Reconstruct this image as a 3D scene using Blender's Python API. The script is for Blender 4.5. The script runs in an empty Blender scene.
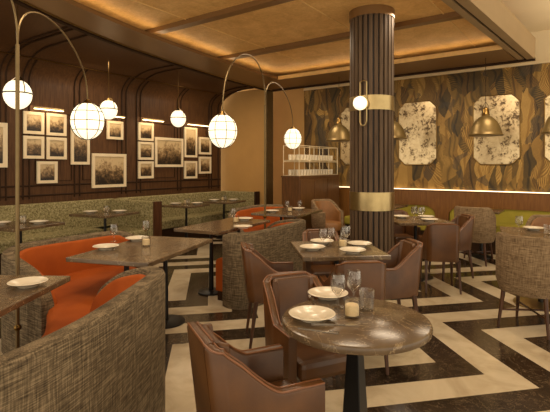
import bpy, bmesh, math, random
from mathutils import Vector, Matrix
random.seed(7)
S = bpy.context.scene
COL = S.collection
PI = math.pi
CAM_H = 1.45
F_PX, HOR = 445.0, 166.0
YAW = math.radians(35.3)
FX, FY = -math.sin(YAW), math.cos(YAW)
RX, RY = math.cos(YAW), math.sin(YAW)

def at(px, py, z):                      # point at height z seen at a pixel of the photograph
    d = F_PX * (CAM_H - z) / (py - HOR); t = (px - 275) / F_PX
    return d * (FX + t * RX), d * (FY + t * RY)
def left_wall(px, py, x=-6.9):          # (y, z) on the panelled wall
    t = (px - 275) / F_PX; d = x / (FX + t * RX)
    return d * (FY + t * RY), CAM_H - d * (py - HOR) / F_PX
def lin(c):
    c = c / 255.0
    return c / 12.92 if c <= 0.04045 else ((c + 0.055) / 1.055) ** 2.4
def rgb(r, g, b): return (lin(r), lin(g), lin(b), 1.0)

# ------------------------------------------------------------------ materials
class NT:
    def __init__(s, name):
        s.m = bpy.data.materials.new(name); s.m.use_nodes = True
        s.t = s.m.node_tree; s.n = s.t.nodes; s.l = s.t.links
        s.b = s.n['Principled BSDF']
    def node(s, typ, **kw):
        n = s.n.new(typ)
        for k, v in kw.items(): setattr(n, k, v)
        return n
    def link(s, a, b): s.l.new(a, b)
    def coord(s, kind='Object', scale=(1, 1, 1), rot=(0, 0, 0)):
        tc = s.node('ShaderNodeTexCoord'); mp = s.node('ShaderNodeMapping')
        mp.inputs['Scale'].default_value = scale; mp.inputs['Rotation'].default_value = rot
        s.link(tc.outputs[kind], mp.inputs['Vector']); return mp.outputs['Vector']
    def noise(s, vec, scale, detail=4, rough=.55, dist=0):
        n = s.node('ShaderNodeTexNoise'); n.inputs['Scale'].default_value = scale
        n.inputs['Detail'].default_value = detail; n.inputs['Roughness'].default_value = rough
        n.inputs['Distortion'].default_value = dist
        if vec is not None: s.link(vec, n.inputs['Vector'])
        return n.outputs['Fac']
    def ramp(s, fac, stops):
        r = s.node('ShaderNodeValToRGB'); e = r.color_ramp.elements
        e[0].position, e[0].color = stops[0]; e[1].position, e[1].color = stops[-1]
        for p, c in stops[1:-1]:
            x = e.new(p); x.color = c
        s.link(fac, r.inputs['Fac']); return r.outputs['Color']
    def mix(s, fac, a, b, mode='MIX'):
        m = s.node('ShaderNodeMix', data_type='RGBA', blend_type=mode)
        for v, k in ((fac, 0), (a, 6), (b, 7)):
            if hasattr(v, 'is_linked'): s.link(v, m.inputs[k])
            else: m.inputs[k].default_value = v
        return m.outputs[2]
    def math(s, op, a, b=None, c=None):
        m = s.node('ShaderNodeMath', operation=op)
        for v, k in ((a, 0), (b, 1), (c, 2)):
            if v is None: continue
            if hasattr(v, 'is_linked'): s.link(v, m.inputs[k])
            else: m.inputs[k].default_value = v
        return m.outputs[0]
    def bump(s, h, strength=.2, dist=.01):
        b = s.node('ShaderNodeBump'); b.inputs['Strength'].default_value = strength
        b.inputs['Distance'].default_value = dist
        s.link(h, b.inputs['Height']); s.link(b.outputs['Normal'], s.b.inputs['Normal'])
    def out(s, color, rough=.5, metal=0, spec=.5):
        if hasattr(color, 'is_linked'): s.link(color, s.b.inputs['Base Color'])
        else: s.b.inputs['Base Color'].default_value = color
        s.b.inputs['Roughness'].default_value = rough; s.b.inputs['Metallic'].default_value = metal
        s.b.inputs['Specular IOR Level'].default_value = spec
        return s.m

def plain(name, c, rough=.5, metal=0, var=.12, scale=12, spec=.5):
    t = NT(name); f = t.noise(t.coord(), scale, 5)
    a = tuple(x * (1 - var) for x in c[:3]) + (1,); b = tuple(min(1, x * (1 + var)) for x in c[:3]) + (1,)
    return t.out(t.ramp(f, [(.3, a), (.7, b)]), rough, metal, spec)
def wood(name, dark, light, stretch=(14, 14, 1.2), rough=.4, spec=.4):
    t = NT(name); v = t.coord(scale=stretch); f = t.noise(v, 3, 6, .6, .6)
    m = t.out(t.ramp(f, [(.3, dark), (.7, light)]), rough, 0, spec); t.bump(f, .08, .004); return m
def woven(name, dark, mid, light, k=1.0):
    t = NT(name)
    h = t.noise(t.coord(scale=(5 * k, 5 * k, 90 * k)), 2.2, 3); w = t.noise(t.coord(scale=(75 * k, 75 * k, 6 * k)), 2, 3)
    f = t.math('ADD', t.math('MULTIPLY', h, .58), t.math('MULTIPLY', w, .42))
    m = t.out(t.ramp(f, [(.36, dark), (.5, mid), (.64, light)]), .9, 0, .15); t.bump(f, .5, .006); return m
def emit(name, c, s):
    t = NT(name); t.b.inputs['Emission Color'].default_value = c; t.b.inputs['Emission Strength'].default_value = s
    return t.out(c, .4)
def stone(name, base, dark, vein, scale=2.2, rough=.2, vw=.03):
    t = NT(name); v = t.coord()
    f = t.noise(v, scale, 8, .62, 1.1); g = t.noise(v, scale * 1.7, 6, .6, 2.2)
    c = t.ramp(f, [(.3, dark), (.68, base)])
    r = t.math('ABSOLUTE', t.math('SUBTRACT', g, .5)); k = t.math('LESS_THAN', r, vw * .22)
    return t.out(t.mix(t.math('MULTIPLY', k, .5), c, vein), rough)

M = {}
M['wood'] = wood('dark_walnut', rgb(68, 44, 25), rgb(98, 66, 38), rough=.5, spec=.25)
M['wood_ceiling'] = wood('walnut_ceiling', rgb(64, 42, 23), rgb(98, 68, 38), (1.2, 14, 14))
M['molding'] = plain('dark_molding', rgb(52, 34, 20), .65, spec=.15)
M['bar_wood'] = wood('bar_wood', rgb(80, 52, 28), rgb(112, 76, 42), rough=.35)
M['rail_wood'] = wood('rail_wood', rgb(104, 66, 28), rgb(134, 90, 42), rough=.35)
M['leg_wood'] = wood('leg_wood', rgb(50, 28, 15), rgb(88, 54, 30), rough=.35)
M['brass'] = plain('aged_brass', rgb(176, 156, 112), .3, 1, .15, 6)
M['brass_dark'] = plain('dark_brass', rgb(120, 94, 52), .3, 1, .15, 6)
M['pole_brass'] = plain('pole_brass', rgb(122, 104, 72), .42, .85, .1)
M['black'] = plain('black_iron', rgb(22, 20, 19), .4, .3)
M['tan_wall'] = plain('tan_plaster', rgb(186, 143, 82), .7, 0, .05, 3)
M['cream'] = plain('cream_paint', rgb(222, 203, 166), .7, 0, .03, 2)
M['frame'] = plain('frame_cream', rgb(232, 214, 180), .5, 0, .04)
M['seam'] = plain('lit_gold_seam', rgb(228, 190, 124), .5)  # lit look of metal seams and lip, put into a pale colour
M['porcelain'] = plain('porcelain', rgb(218, 206, 184), .2, 0, .02)
M['raft'] = plain('raft_bronze', rgb(128, 96, 58), .38, .25, .08, 2)
M['raft_side'] = plain('raft_taupe', rgb(158, 134, 100), .4, .15, .06, 2)
M['candle'] = plain('candle_wax', rgb(240, 216, 168), .5)
M['steel'] = plain('steel', rgb(190, 180, 165), .2, 1)
M['rack'] = plain('rack_cream', rgb(222, 205, 170), .4, .2)
M['ribs'] = wood('column_ribs', rgb(74, 58, 44), rgb(100, 81, 62), (6, 6, .6), .5, .2)
M['rib_gap'] = plain('column_core', rgb(26, 18, 13), .6)
M['tan_leather'] = plain('tan_leather', rgb(134, 92, 50), .5)
M['woven'] = woven('grey_brown_weave', rgb(62, 52, 40), rgb(104, 90, 70), rgb(146, 128, 102))
M['woven_chair'] = woven('chair_weave', rgb(80, 63, 45), rgb(124, 103, 78), rgb(160, 138, 108), 1.2)
M['table'] = stone('brown_marble', rgb(116, 95, 69), rgb(72, 56, 41), rgb(176, 152, 116))
M['globe'] = emit('lit_opal_glass', (1, .86, .6, 1), 1.08)
M['led'] = emit('led_strip', (1, .74, .42, 1), 4)
M['led_soft'] = emit('led_rail', (1, .76, .46, 1), 2.6)
M['bulb'] = emit('warm_bulb', (1, .7, .36, 1), 5)
M['lit_tube'] = emit('picture_lamp_tube', (1, .75, .4, 1), 6)

def leather():
    t = NT('brown_leather'); f = t.noise(t.coord(), 5, 5); g = t.noise(t.coord(), 160, 3)
    m = t.out(t.ramp(f, [(.3, rgb(72, 45, 24)), (.7, rgb(100, 65, 34))]), .33, 0, .4); t.bump(g, .12, .002); return m
M['leather'] = leather()
M['piping'] = plain('leather_piping', rgb(122, 76, 42), .35)
def orange():
    t = NT('orange_velvet'); f = t.noise(t.coord(), 4, 5); g = t.noise(t.coord(), 220, 2)
    m = t.out(t.ramp(f, [(.3, rgb(150, 70, 20)), (.7, rgb(172, 84, 26))]), .75, 0, .2)
    t.bump(g, .2, .002); return m
M['orange'] = orange()
def tapestry(name, a, b, c, d):
    t = NT(name); v = t.coord(); f = t.noise(t.coord(scale=(1, 1, 1)), 34, 3, .7, .6); g = t.noise(v, 75, 2)
    k = t.math('ADD', t.math('MULTIPLY', f, .65), t.math('MULTIPLY', g, .35))
    m = t.out(t.ramp(k, [(.38, a), (.47, b), (.55, c), (.64, d)]), .9, 0, .1); t.bump(k, .4, .004); return m
M['green'] = tapestry('green_tapestry', rgb(96, 86, 58), rgb(136, 126, 88), rgb(162, 152, 112), rgb(192, 180, 142))
M['lime'] = plain('lime_velvet', rgb(160, 148, 58), .75, 0, .12, 5, .2)
def glass():
    t = NT('clear_glass'); n = t.n; tr = t.node('ShaderNodeBsdfTransparent'); gl = t.node('ShaderNodeBsdfGlossy')
    gl.inputs['Roughness'].default_value = .03; tr.inputs['Color'].default_value = (.95, .94, .92, 1)
    lw = t.node('ShaderNodeLayerWeight'); lw.inputs['Blend'].default_value = .35
    mx = t.node('ShaderNodeMixShader')
    t.link(t.math('MULTIPLY_ADD', lw.outputs['Facing'], .42, .05), mx.inputs[0]); t.link(tr.outputs[0], mx.inputs[1]); t.link(gl.outputs[0], mx.inputs[2])
    t.link(mx.outputs[0], n['Material Output'].inputs['Surface']); return t.m
M['glass'] = glass()
def gold():
    t = NT('gold_leaf_paper'); v = t.coord(); f = t.noise(v, 3.5, 6, .65, .8); g = t.noise(v, 26, 3, .7)
    k = t.math('ADD', t.math('MULTIPLY', f, .6), t.math('MULTIPLY', g, .4))
    m = t.out(t.ramp(k, [(.35, rgb(206, 160, 90)), (.65, rgb(242, 200, 130))]), .5, .1); t.bump(g, .5, .01); return m
M['gold'] = gold()
def floor_mat():
    t = NT('zigzag_marble'); g = t.node('ShaderNodeNewGeometry'); sp = t.node('ShaderNodeSeparateXYZ')
    t.link(g.outputs['Position'], sp.inputs[0])
    pp = t.math('PINGPONG', t.math('SUBTRACT', sp.outputs['Y'], 3.37), .9)
    b = t.math('DIVIDE', t.math('ADD', t.math('MULTIPLY_ADD', pp, .944, sp.outputs['X']), .27), .33)
    fm = t.math('FLOORED_MODULO', b, 2.0); dark = t.math('LESS_THAN', fm, 1.0)
    v = g.outputs['Position']
    f = t.noise(v, 3, 7, .6, .8); h = t.noise(v, 7, 8, .65, 1.6); u = t.noise(v, 2.2, 7, .6, 1.2)
    dk = t.ramp(f, [(.3, rgb(30, 23, 17)), (.7, rgb(62, 48, 35))])
    vein = t.math('LESS_THAN', t.math('ABSOLUTE', t.math('SUBTRACT', h, .52)), .004)
    dk = t.mix(t.math('MULTIPLY', vein, .45), dk, rgb(170, 145, 110))
    li = t.ramp(u, [(.3, rgb(172, 154, 126)), (.52, rgb(200, 184, 156)), (.7, rgb(210, 195, 168))])
    m = t.out(t.mix(dark, li, dk), .2); r = t.math('MULTIPLY_ADD', f, .14, .1); t.link(r, t.b.inputs['Roughness']); return m
M['floor'] = floor_mat()
def wallpaper():
    t = NT('jungle_wallpaper'); v = t.coord(scale=(1, 0.001, 1))
    wob = t.node('ShaderNodeTexNoise'); wob.inputs['Scale'].default_value = 2.2; wob.inputs['Detail'].default_value = 1; t.link(v, wob.inputs['Vector'])
    vm = t.node('ShaderNodeVectorMath', operation='MULTIPLY_ADD'); vm.inputs[1].default_value = (.3, 0, .3)
    t.link(wob.outputs['Color'], vm.inputs[0]); t.link(v, vm.inputs[2])
    def fronds(scale, freq, seed, lean, off):
        mp = t.node('ShaderNodeMapping'); mp.inputs['Location'].default_value = (seed, 0, seed * .7); mp.inputs['Scale'].default_value = (1.15, 1, .42)
        t.link(vm.outputs[0], mp.inputs['Vector'])
        vo = t.node('ShaderNodeTexVoronoi'); vo.inputs['Scale'].default_value = scale; vo.inputs['Randomness'].default_value = .9
        t.link(mp.outputs[0], vo.inputs['Vector'])
        sc = t.node('ShaderNodeSeparateColor'); t.link(vo.outputs['Color'], sc.inputs[0])
        d = t.node('ShaderNodeVectorMath', operation='SUBTRACT'); t.link(mp.outputs[0], d.inputs[0]); t.link(vo.outputs['Position'], d.inputs[1])
        rt = t.node('ShaderNodeVectorRotate', rotation_type='Y_AXIS'); t.link(d.outputs[0], rt.inputs['Vector'])
        t.link(t.math('MULTIPLY_ADD', sc.outputs[0], lean * 2, -lean), rt.inputs['Angle'])
        sp = t.node('ShaderNodeSeparateXYZ'); t.link(rt.outputs[0], sp.inputs[0])
        au = t.math('ABSOLUTE', sp.outputs[0])
        nz = t.noise(v, 14, 3, .6)
        ph = t.math('MULTIPLY_ADD', nz, 7, t.math('MULTIPLY', t.math('SUBTRACT', t.math('MULTIPLY', sp.outputs[2], .9), t.math('MULTIPLY', au, 1.5)), freq))
        st = t.math('MULTIPLY_ADD', t.math('SINE', ph), .5, .5)
        rib = t.math('MINIMUM', t.math('MULTIPLY', au, 30), 1)
        return t.math('MULTIPLY', st, rib), sc.outputs[1], sc.outputs[2], vo.outputs['Distance']
    a, ac, ak, ad = fronds(3.4, 190, 0, .7, 0); b, bc, bk, bd = fronds(6, 260, 4.2, 1.1, 0)
    tone = t.noise(v, 1.6, 4, .6, .4)
    ka = t.math('MULTIPLY_ADD', t.math('SUBTRACT', a, .5), .42, t.math('MULTIPLY_ADD', ac, .5, t.math('MULTIPLY', tone, .5)))
    gold_ = t.ramp(ka, [(.15, rgb(58, 42, 20)), (.4, rgb(116, 86, 38)), (.65, rgb(160, 122, 56)), (.9, rgb(198, 162, 90))])
    kb = t.math('MULTIPLY_ADD', t.math('SUBTRACT', b, .5), .42, t.math('MULTIPLY_ADD', bc, .5, t.math('MULTIPLY', tone, .5)))
    blade = t.ramp(kb, [(.15, rgb(52, 42, 24)), (.45, rgb(104, 82, 38)), (.75, rgb(154, 118, 54)), (.95, rgb(190, 154, 86))])
    c = t.mix(t.math('GREATER_THAN', bk, .5), gold_, blade)
    slate = t.ramp(a, [(.2, rgb(48, 42, 36)), (.9, rgb(88, 78, 64))])
    sl = t.math('MULTIPLY', t.math('GREATER_THAN', t.math('MULTIPLY_ADD', ak, .35, t.noise(v, 2.0, 3, .5, .5)), .83), .6)
    c = t.mix(sl, c, slate)
    fl = t.math('MULTIPLY', t.math('GREATER_THAN', t.noise(v, 7, 2), .72), .35)
    return t.out(t.mix(fl, c, rgb(168, 96, 40)), .55, .1)
M['wallpaper'] = wallpaper()
def antique():
    t = NT('antique_mirror'); v = t.coord(); f = t.noise(v, 15, 8, .75, .6); g = t.noise(v, 3.2, 3)
    k = t.math('MULTIPLY_ADD', g, .5, t.math('MULTIPLY', f, .75))
    c = t.ramp(k, [(.50, rgb(228, 208, 166)), (.64, rgb(210, 188, 146)), (.70, rgb(110, 88, 60)), (.8, rgb(48, 38, 26))])
    m = t.out(c, .22, .55); return m
M['mirror'] = antique()
def print_mat():
    t = NT('sepia_print'); oi = t.node('ShaderNodeObjectInfo'); tc = t.node('ShaderNodeTexCoord')
    of = t.node('ShaderNodeVectorMath', operation='ADD'); t.link(tc.outputs['Object'], of.inputs[0])
    cm = t.node('ShaderNodeCombineXYZ'); r = t.math('MULTIPLY', oi.outputs['Random'], 40); t.link(r, cm.inputs[0]); t.link(r, cm.inputs[2]); t.link(cm.outputs[0], of.inputs[1])
    sp = t.node('ShaderNodeSeparateXYZ'); t.link(tc.outputs['Generated'], sp.inputs[0])
    a = t.noise(of.outputs[0], 5.5, 6, .65, 1.0); b = t.noise(of.outputs[0], 20, 4, .7)
    hz = t.math('MULTIPLY_ADD', a, .9, t.math('MULTIPLY', sp.outputs['Z'], .75))
    k = t.math('MULTIPLY_ADD', t.math('SUBTRACT', b, .5), .9, t.math('SUBTRACT', hz, .32))
    return t.out(t.ramp(k, [(.2, rgb(34, 24, 15)), (.42, rgb(98, 76, 50)), (.58, rgb(158, 130, 92)), (.75, rgb(206, 182, 140))]), .3)
M['print'] = print_mat()

# ------------------------------------------------------------------ mesh helpers
class MB:
    def __init__(s): s.v = []; s.f = []; s.smooth = []
    def add(s, vs, fs, smooth=False):
        o = len(s.v); s.v += [tuple(p) for p in vs]
        s.f += [tuple(i + o for i in f) for f in fs]; s.smooth += [smooth] * len(fs); return s
    def box(s, x0, x1, y0, y1, z0, z1, rz=0, c=(0, 0)):
        vs = [(x, y, z) for z in (z0, z1) for x, y in ((x0, y0), (x1, y0), (x1, y1), (x0, y1))]
        if rz:
            ca, sa = math.cos(rz), math.sin(rz)
            vs = [(c[0] + (x - c[0]) * ca - (y - c[1]) * sa, c[1] + (x - c[0]) * sa + (y - c[1]) * ca, z) for x, y, z in vs]
        return s.add(vs, [(3, 2, 1, 0), (4, 5, 6, 7), (0, 1, 5, 4), (1, 2, 6, 5), (2, 3, 7, 6), (3, 0, 4, 7)])
    def lathe(s, prof, seg=24, c=(0, 0, 0), sx=1, sy=1, smooth=True):
        vs = []; n = len(prof)
        for i in range(seg):
            a = 2 * PI * i / seg
            for r, z in prof: vs.append((c[0] + r * math.cos(a) * sx, c[1] + r * math.sin(a) * sy, c[2] + z))
        fs = []
        for i in range(seg):
            j = (i + 1) % seg
            for k in range(n - 1): fs.append((i * n + k, j * n + k, j * n + k + 1, i * n + k + 1))
        if prof[0][0] > 1e-5: fs.append(tuple(i * n for i in reversed(range(seg))))
        if prof[-1][0] > 1e-5: fs.append(tuple(i * n + n - 1 for i in range(seg)))
        return s.add(vs, fs, smooth)
    def tube(s, pts, r, seg=8, closed=False):
        pts = [Vector(p) for p in pts]; n = len(pts); rs = r if isinstance(r, (list, tuple)) else [r] * n
        vs = []; prev = None
        for i, p in enumerate(pts):
            a = pts[(i - 1) % n] if closed or i > 0 else p; b = pts[(i + 1) % n] if closed or i < n - 1 else p
            d = (b - a).normalized()
            if prev is None:
                u = d.orthogonal().normalized()
            else:
                u = prev - d * prev.dot(d)
                u = u.normalized() if u.length > 1e-6 else d.orthogonal().normalized()
            prev = u; w = d.cross(u)
            for k in range(seg):
                a_ = 2 * PI * k / seg; vs.append(p + (u * math.cos(a_) + w * math.sin(a_)) * rs[i])
        fs = []
        for i in range(n if closed else n - 1):
            j = (i + 1) % n
            for k in range(seg):
                q = (k + 1) % seg; fs.append((i * seg + k, i * seg + q, j * seg + q, j * seg + k))
        if not closed:
            fs.append(tuple(reversed(range(seg)))); fs.append(tuple((n - 1) * seg + k for k in range(seg)))
        return s.add(vs, fs, True)
    def prism(s, poly, z0, z1):
        n = len(poly); vs = [(x, y, z0) for x, y in poly] + [(x, y, z1) for x, y in poly]
        return s.add(vs, [tuple(reversed(range(n))), tuple(range(n, 2 * n))] + [(i, (i + 1) % n, n + (i + 1) % n, n + i) for i in range(n)])
    def loops(s, rings, cap=True, smooth=True, closed=False):
        n = len(rings[0]); vs = [p for r in rings for p in r]; fs = []
        for i in range(len(rings) if closed else len(rings) - 1):
            j = (i + 1) % len(rings)
            for k in range(n):
                q = (k + 1) % n; fs.append((i * n + k, j * n + k, j * n + q, i * n + q))
        if cap and not closed: fs.append(tuple(range(n))); fs.append(tuple((len(rings) - 1) * n + k for k in reversed(range(n))))
        return s.add(vs, fs, smooth)
    def build(s, name, mat, parent=None, bevel=0, loc=None, angle=40):
        me = bpy.data.meshes.new(name); me.from_pydata(s.v, [], s.f)
        for p, sm in zip(me.polygons, s.smooth): p.use_smooth = sm
        bm = bmesh.new(); bm.from_mesh(me); bmesh.ops.recalc_face_normals(bm, faces=bm.faces); bm.to_mesh(me); bm.free()
        if any(s.smooth):
            try: me.set_sharp_from_angle(angle=math.radians(angle))
            except Exception: pass
        me.materials.append(M[mat]); o = bpy.data.objects.new(name, me); COL.objects.link(o)
        if parent: o.parent = parent
        if loc: o.location = loc
        if bevel:
            b = o.modifiers.new('bevel', 'BEVEL'); b.width = bevel; b.segments = 2; b.limit_method = 'ANGLE'
        return o

def tag(o, label, cat, group=None):
    o['label'] = label; o['category'] = cat
    if group: o['group'] = group
    return o
def thing(name, label, cat, loc=(0, 0, 0), rz=0, group=None):
    o = bpy.data.objects.new(name, None); o.empty_display_size = .1; COL.objects.link(o)
    o.location = loc; o.rotation_euler = (0, 0, rz); return tag(o, label, cat, group)
def struct(mb, name, mat, bevel=0):
    o = mb.build(name, mat, bevel=bevel); o['kind'] = 'structure'; return o
def copy_tree(o, parent=None):
    c = o.copy(); COL.objects.link(c)
    if parent: c.parent = parent
    for ch in list(o.children): copy_tree(ch, c)
    return c
def place(src, used, label, loc, rz=0, group=None):
    o = copy_tree(src) if used else src
    o.location = loc; o.rotation_euler = (0, 0, rz); o['label'] = label
    if group: o['group'] = group
    return o
class Proto:                            # first placement moves the model itself, later ones copy it
    def __init__(s, src): s.src = src; s.used = False
    def put(s, label, loc, rz=0, group=None):
        o = place(s.src, s.used, label, loc, rz, group); s.used = True; return o
def spline(pts, n=8):                   # Catmull-Rom through points of any dimension
    P = [Vector(p) for p in pts]; out = []
    for i in range(len(P) - 1):
        a = P[i - 1] if i else P[0] * 2 - P[1]; b, c = P[i], P[i + 1]; d = P[i + 2] if i + 2 < len(P) else P[-1] * 2 - P[-2]
        for k in range(n):
            t = k / n
            out.append(.5 * ((2 * b) + (c - a) * t + (2 * a - 5 * b + 4 * c - d) * t * t + (3 * b - a - 3 * c + d) * t ** 3))
    out.append(P[-1]); return out
def normals2(pts):
    out = []
    for i in range(len(pts)):
        a = pts[max(0, i - 1)]; b = pts[min(len(pts) - 1, i + 1)]; d = Vector((b[0] - a[0], b[1] - a[1])).normalized()
        out.append(Vector((-d.y, d.x)))          # left of travel
    return out
def ribbon(mb, pts, z0, oa, ob, r=.02, ztop=None, lean=0):
    """upright band along pts (x, y, ztop); oa/ob = offsets to the left of travel"""
    ns = normals2(pts); rings = []
    for p, n in zip(pts, ns):
        zt = p[2] if ztop is None else ztop; zt = max(zt, z0 + .03); rr = min(r, abs(ob - oa) * .49); sg = 1 if ob > oa else -1
        prof = [(oa, z0), (oa, zt - rr), (oa + sg * rr * .3, zt - rr * .3), (oa + sg * rr, zt), (ob - sg * rr, zt), (ob - sg * rr * .3, zt - rr * .3), (ob, zt - rr), (ob, z0)]
        rings.append([(p[0] + n.x * o, p[1] + n.y * o, z) for o, z in prof])
    return mb.loops(rings)

# ------------------------------------------------------------------ camera and world
cam = bpy.data.cameras.new('camera'); co = bpy.data.objects.new('camera', cam); COL.objects.link(co)
cam.sensor_width = 36; cam.lens = F_PX / 550 * 36; cam.shift_y = -(206 - HOR) / 550; cam.clip_start = .05
co.location = (0, 0, CAM_H); co.rotation_euler = (PI / 2, 0, YAW); S.camera = co
w = bpy.data.worlds.new('world'); S.world = w; w.use_nodes = True
w.node_tree.nodes['Background'].inputs[0].default_value = (1, .85, .64, 1)
w.node_tree.nodes['Background'].inputs[1].default_value = 1.4
S.view_settings.view_transform = 'Standard'; S.view_settings.look = 'None'; S.view_settings.gamma = 1
S.view_settings.use_curve_mapping = False; S.view_settings.exposure = .22

def area(name, loc, size, power, rot=(0, 0, 0), color=(1, .72, .42), sizey=None):
    l = bpy.data.lights.new(name, 'AREA'); l.energy = power; l.color = color; l.size = size
    if sizey: l.shape = 'RECTANGLE'; l.size_y = sizey
    o = bpy.data.objects.new(name, l); COL.objects.link(o); o.location = loc; o.rotation_euler = rot; return o

def down(x, y, z, power, size=.7):
    a = area('overhead_fill', (x, y, z), size, power, color=(1, .8, .56)); a.data.shape = 'DISK'  # added fill light without a fixture, brightens the room from above
for x, y in ((-1.5, 1.6), (-3.1, 1.4), (-1.6, 3.3), (-3.3, 3.2), (-1.6, 5.2), (-3.4, 5.2), (-.95, 6.9), (-2.6, 6.9), (-4.2, 6.9)):
    down(x, y, 3.2 if y < 6.9 else 3.0, 14)
area('upward_fill', (.3, 5.2, 3.0), 1.6, 26, (PI, 0, 0), (1, .84, .62), 6.0)  # added upward fill for the upper ceiling at right, no real source
for y in (2.2, 4.2, 6.2): down(-6.15, y, 3.08, 9)
# ------------------------------------------------------------------ the room
XL, YB, ZC = -6.9, 8.6, 3.7
YW = 7.65
struct(MB().box(-7.2, 2.6, -1.2, 8.9, -.1, 0), 'floor', 'floor')
struct(MB().box(-7.2, 2.6, -1.2, 8.9, ZC, ZC + .1), 'ceiling', 'cream')
# panelled wall that curves over into the wood ceiling
prof = [(XL, 0), (XL, 2.72)] + [(-6.1 - .8 * math.cos(a * PI / 20), 2.75 + .38 * math.sin(a * PI / 20)) for a in range(0, 11)]
OUT_L = spline([(-2.6, -1.2), (-3.45, 0), (-4.15, 1.1), (-4.66, 2.1), (-5.02, 3.0), (-5.28, 3.9), (-5.48, 5.0), (-5.64, 6.2), (-5.7, 7.0), (-5.7, 7.9)], 6)
def raft_left(y):
    for a, b in zip(OUT_L, OUT_L[1:]):
        if a[1] <= y <= b[1]: return a[0] + (b[0] - a[0]) * (y - a[1]) / (b[1] - a[1])
    return OUT_L[-1][0]
mb = MB(); rings = []
for i in range(45):
    y = -1.2 + i * (7.6 + 1.2) / 44
    xe = raft_left(y) + .12
    pr = prof + [(-5.9, 3.13), (min(xe, -2.3), 3.13)]
    rings.append([(x, y, z) for x, z in pr] + [(x - (0.12 if k < 2 else 0), y, z + .1) for k, (x, z) in reversed(list(enumerate(pr)))])
mb.loops(rings); struct(mb, 'wall_left', 'wood')
def prof_pts(y, x_end, off=.012):
    pts = [(XL + off, y, z) for z in (.95, 1.4, 1.9, 2.3, 2.6)]
    for a in range(0, 21):
        th = a * PI / 40
        pts.append((-6.1 - (.8 - off) * math.cos(th), y, 2.75 + (.38 - off) * math.sin(th)))
    pts = [p for p in pts if p[0] <= x_end]
    if x_end > -6.1: pts += [(-5.9, y, 3.13 - off), (x_end, y, 3.13 - off)]
    return pts
n_trim = 0
def trim(mb, mat, bevel=0):
    global n_trim; n_trim += 1; return struct(mb, 'trim_%d' % n_trim, mat, bevel)
for y, major in ((1.1, 1), (1.18, 1), (2.2, 0), (2.92, 1), (3.0, 1), (3.24, 1), (3.33, 0), (4.05, 0), (4.14, 0), (4.95, 0), (5.04, 1), (5.27, 1), (5.36, 0), (6.28, 0), (6.37, 0), (7.2, 0), (7.28, 1), (7.5, 1)):
    trim(MB().tube(prof_pts(y, raft_left(y) - .02 if major else -6.62), .012, 6), 'molding')
for z in (1.0, 1.15):
    trim(MB().tube([(XL + .006, -1, z), (XL + .006, 7.58, z)], .014, 6), 'molding')
# rectangular panel mouldings inside the bays
for y0, y1 in ((3.42, 4.0), (4.2, 4.86), (5.45, 6.2), (6.45, 7.12), (1.3, 2.1), (2.28, 2.85)):
    trim(MB().tube([(XL + .004, y0, 1.22), (XL + .004, y1, 1.22), (XL + .004, y1, 2.28), (XL + .004, y0, 2.28)], .010, 6, True), 'molding')
trim(MB().tube([(-6.62, y, 3.02) for y in (-1.1, 2, 5, 7.58)], .008, 6), 'brass_dark')
# tan end wall, block and papered back wall
struct(MB().box(-7.2, -5.68, YW + .05, YW + .25, 0, 3.12), 'wall_end', 'tan_wall')
struct(MB().box(-7.2, -5.27, YB - .03, YB, 0, ZC), 'wall_niche', 'tan_wall')
trim(MB().box(-5.68, -5.655, 7.68, 7.92, 0, 3.09), 'pole_brass')
struct(MB().box(-7.2, 2.6, YB, YB + .2, 0, ZC), 'wall_back', 'cream')
trim(MB().box(-5.27, 2.6, YB - .012, YB, 1.0, 3.15), 'wallpaper')
trim(MB().box(-5.27, 2.6, YB - .05, YB - .012, 3.15, 3.19), 'cream')

# raft: a dropped ceiling with a lit cove and gold panels
IN_L = spline([(-2.0, -1.2), (-2.9, 0), (-3.75, 1.1), (-4.22, 2.2), (-4.46, 3.1), (-4.63, 4), (-4.74, 5), (-4.82, 6), (-4.85, 6.97)], 6)
def edge_r(y): return -.69 + .09 * (y - 7.85)
Y0 = -1.2
outer = [(p[0], p[1]) for p in OUT_L] + [(edge_r(7.9), 7.9), (edge_r(Y0), Y0)]
inner = [(p[0], p[1]) for p in IN_L] + [(edge_r(6.97) - .24, 6.97), (edge_r(Y0) - .24, Y0)]
def ring_band(mb, z0, z1, strips):
    for a in strips: mb.prism(a, z0, z1)
mb = MB()
for a, b, c, d in [(OUT_L[i], OUT_L[i + 1], None, None) for i in range(len(OUT_L) - 1)]:
    def inn(y):
        y = min(y, 6.97)
        for p, q in zip(IN_L, IN_L[1:]):
            if p[1] <= y <= q[1]: return p[0] + (q[0] - p[0]) * (y - p[1]) / (q[1] - p[1])
        return IN_L[-1][0]
    mb.prism([(a[0], a[1]), (inn(a[1]), a[1]), (inn(b[1]), b[1]), (b[0], b[1])], 3.1, 3.15)
mb.prism([(-4.86, 6.97), (edge_r(6.97) - .24, 6.97), (edge_r(7.9) - .24, 7.9), (-4.86, 7.9)], 3.1, 3.15)
struct(mb, 'ceiling_border', 'raft')
mb = MB()
for o0, o1, z0 in ((-.225, -.145, 3.1), (-.105, -.03, 3.09)):
    mb.prism([(edge_r(Y0) + o0, Y0), (edge_r(Y0) + o1, Y0), (edge_r(7.9) + o1, 7.9), (edge_r(7.9) + o0, 7.9)], z0, 3.16)
struct(mb, 'ceiling_edge', 'raft_side')
trim(MB().prism([(edge_r(Y0) - .15, Y0), (edge_r(Y0) - .1, Y0), (edge_r(7.9) - .1, 7.9), (edge_r(7.9) - .15, 7.9)], 3.12, 3.15), 'molding')
struct(MB().prism([(edge_r(Y0) - .03, Y0), (edge_r(Y0), Y0), (edge_r(7.9), 7.9), (edge_r(7.9) - .03, 7.9)], 3.09, 3.42), 'ceiling_fascia', 'raft_side')
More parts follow.
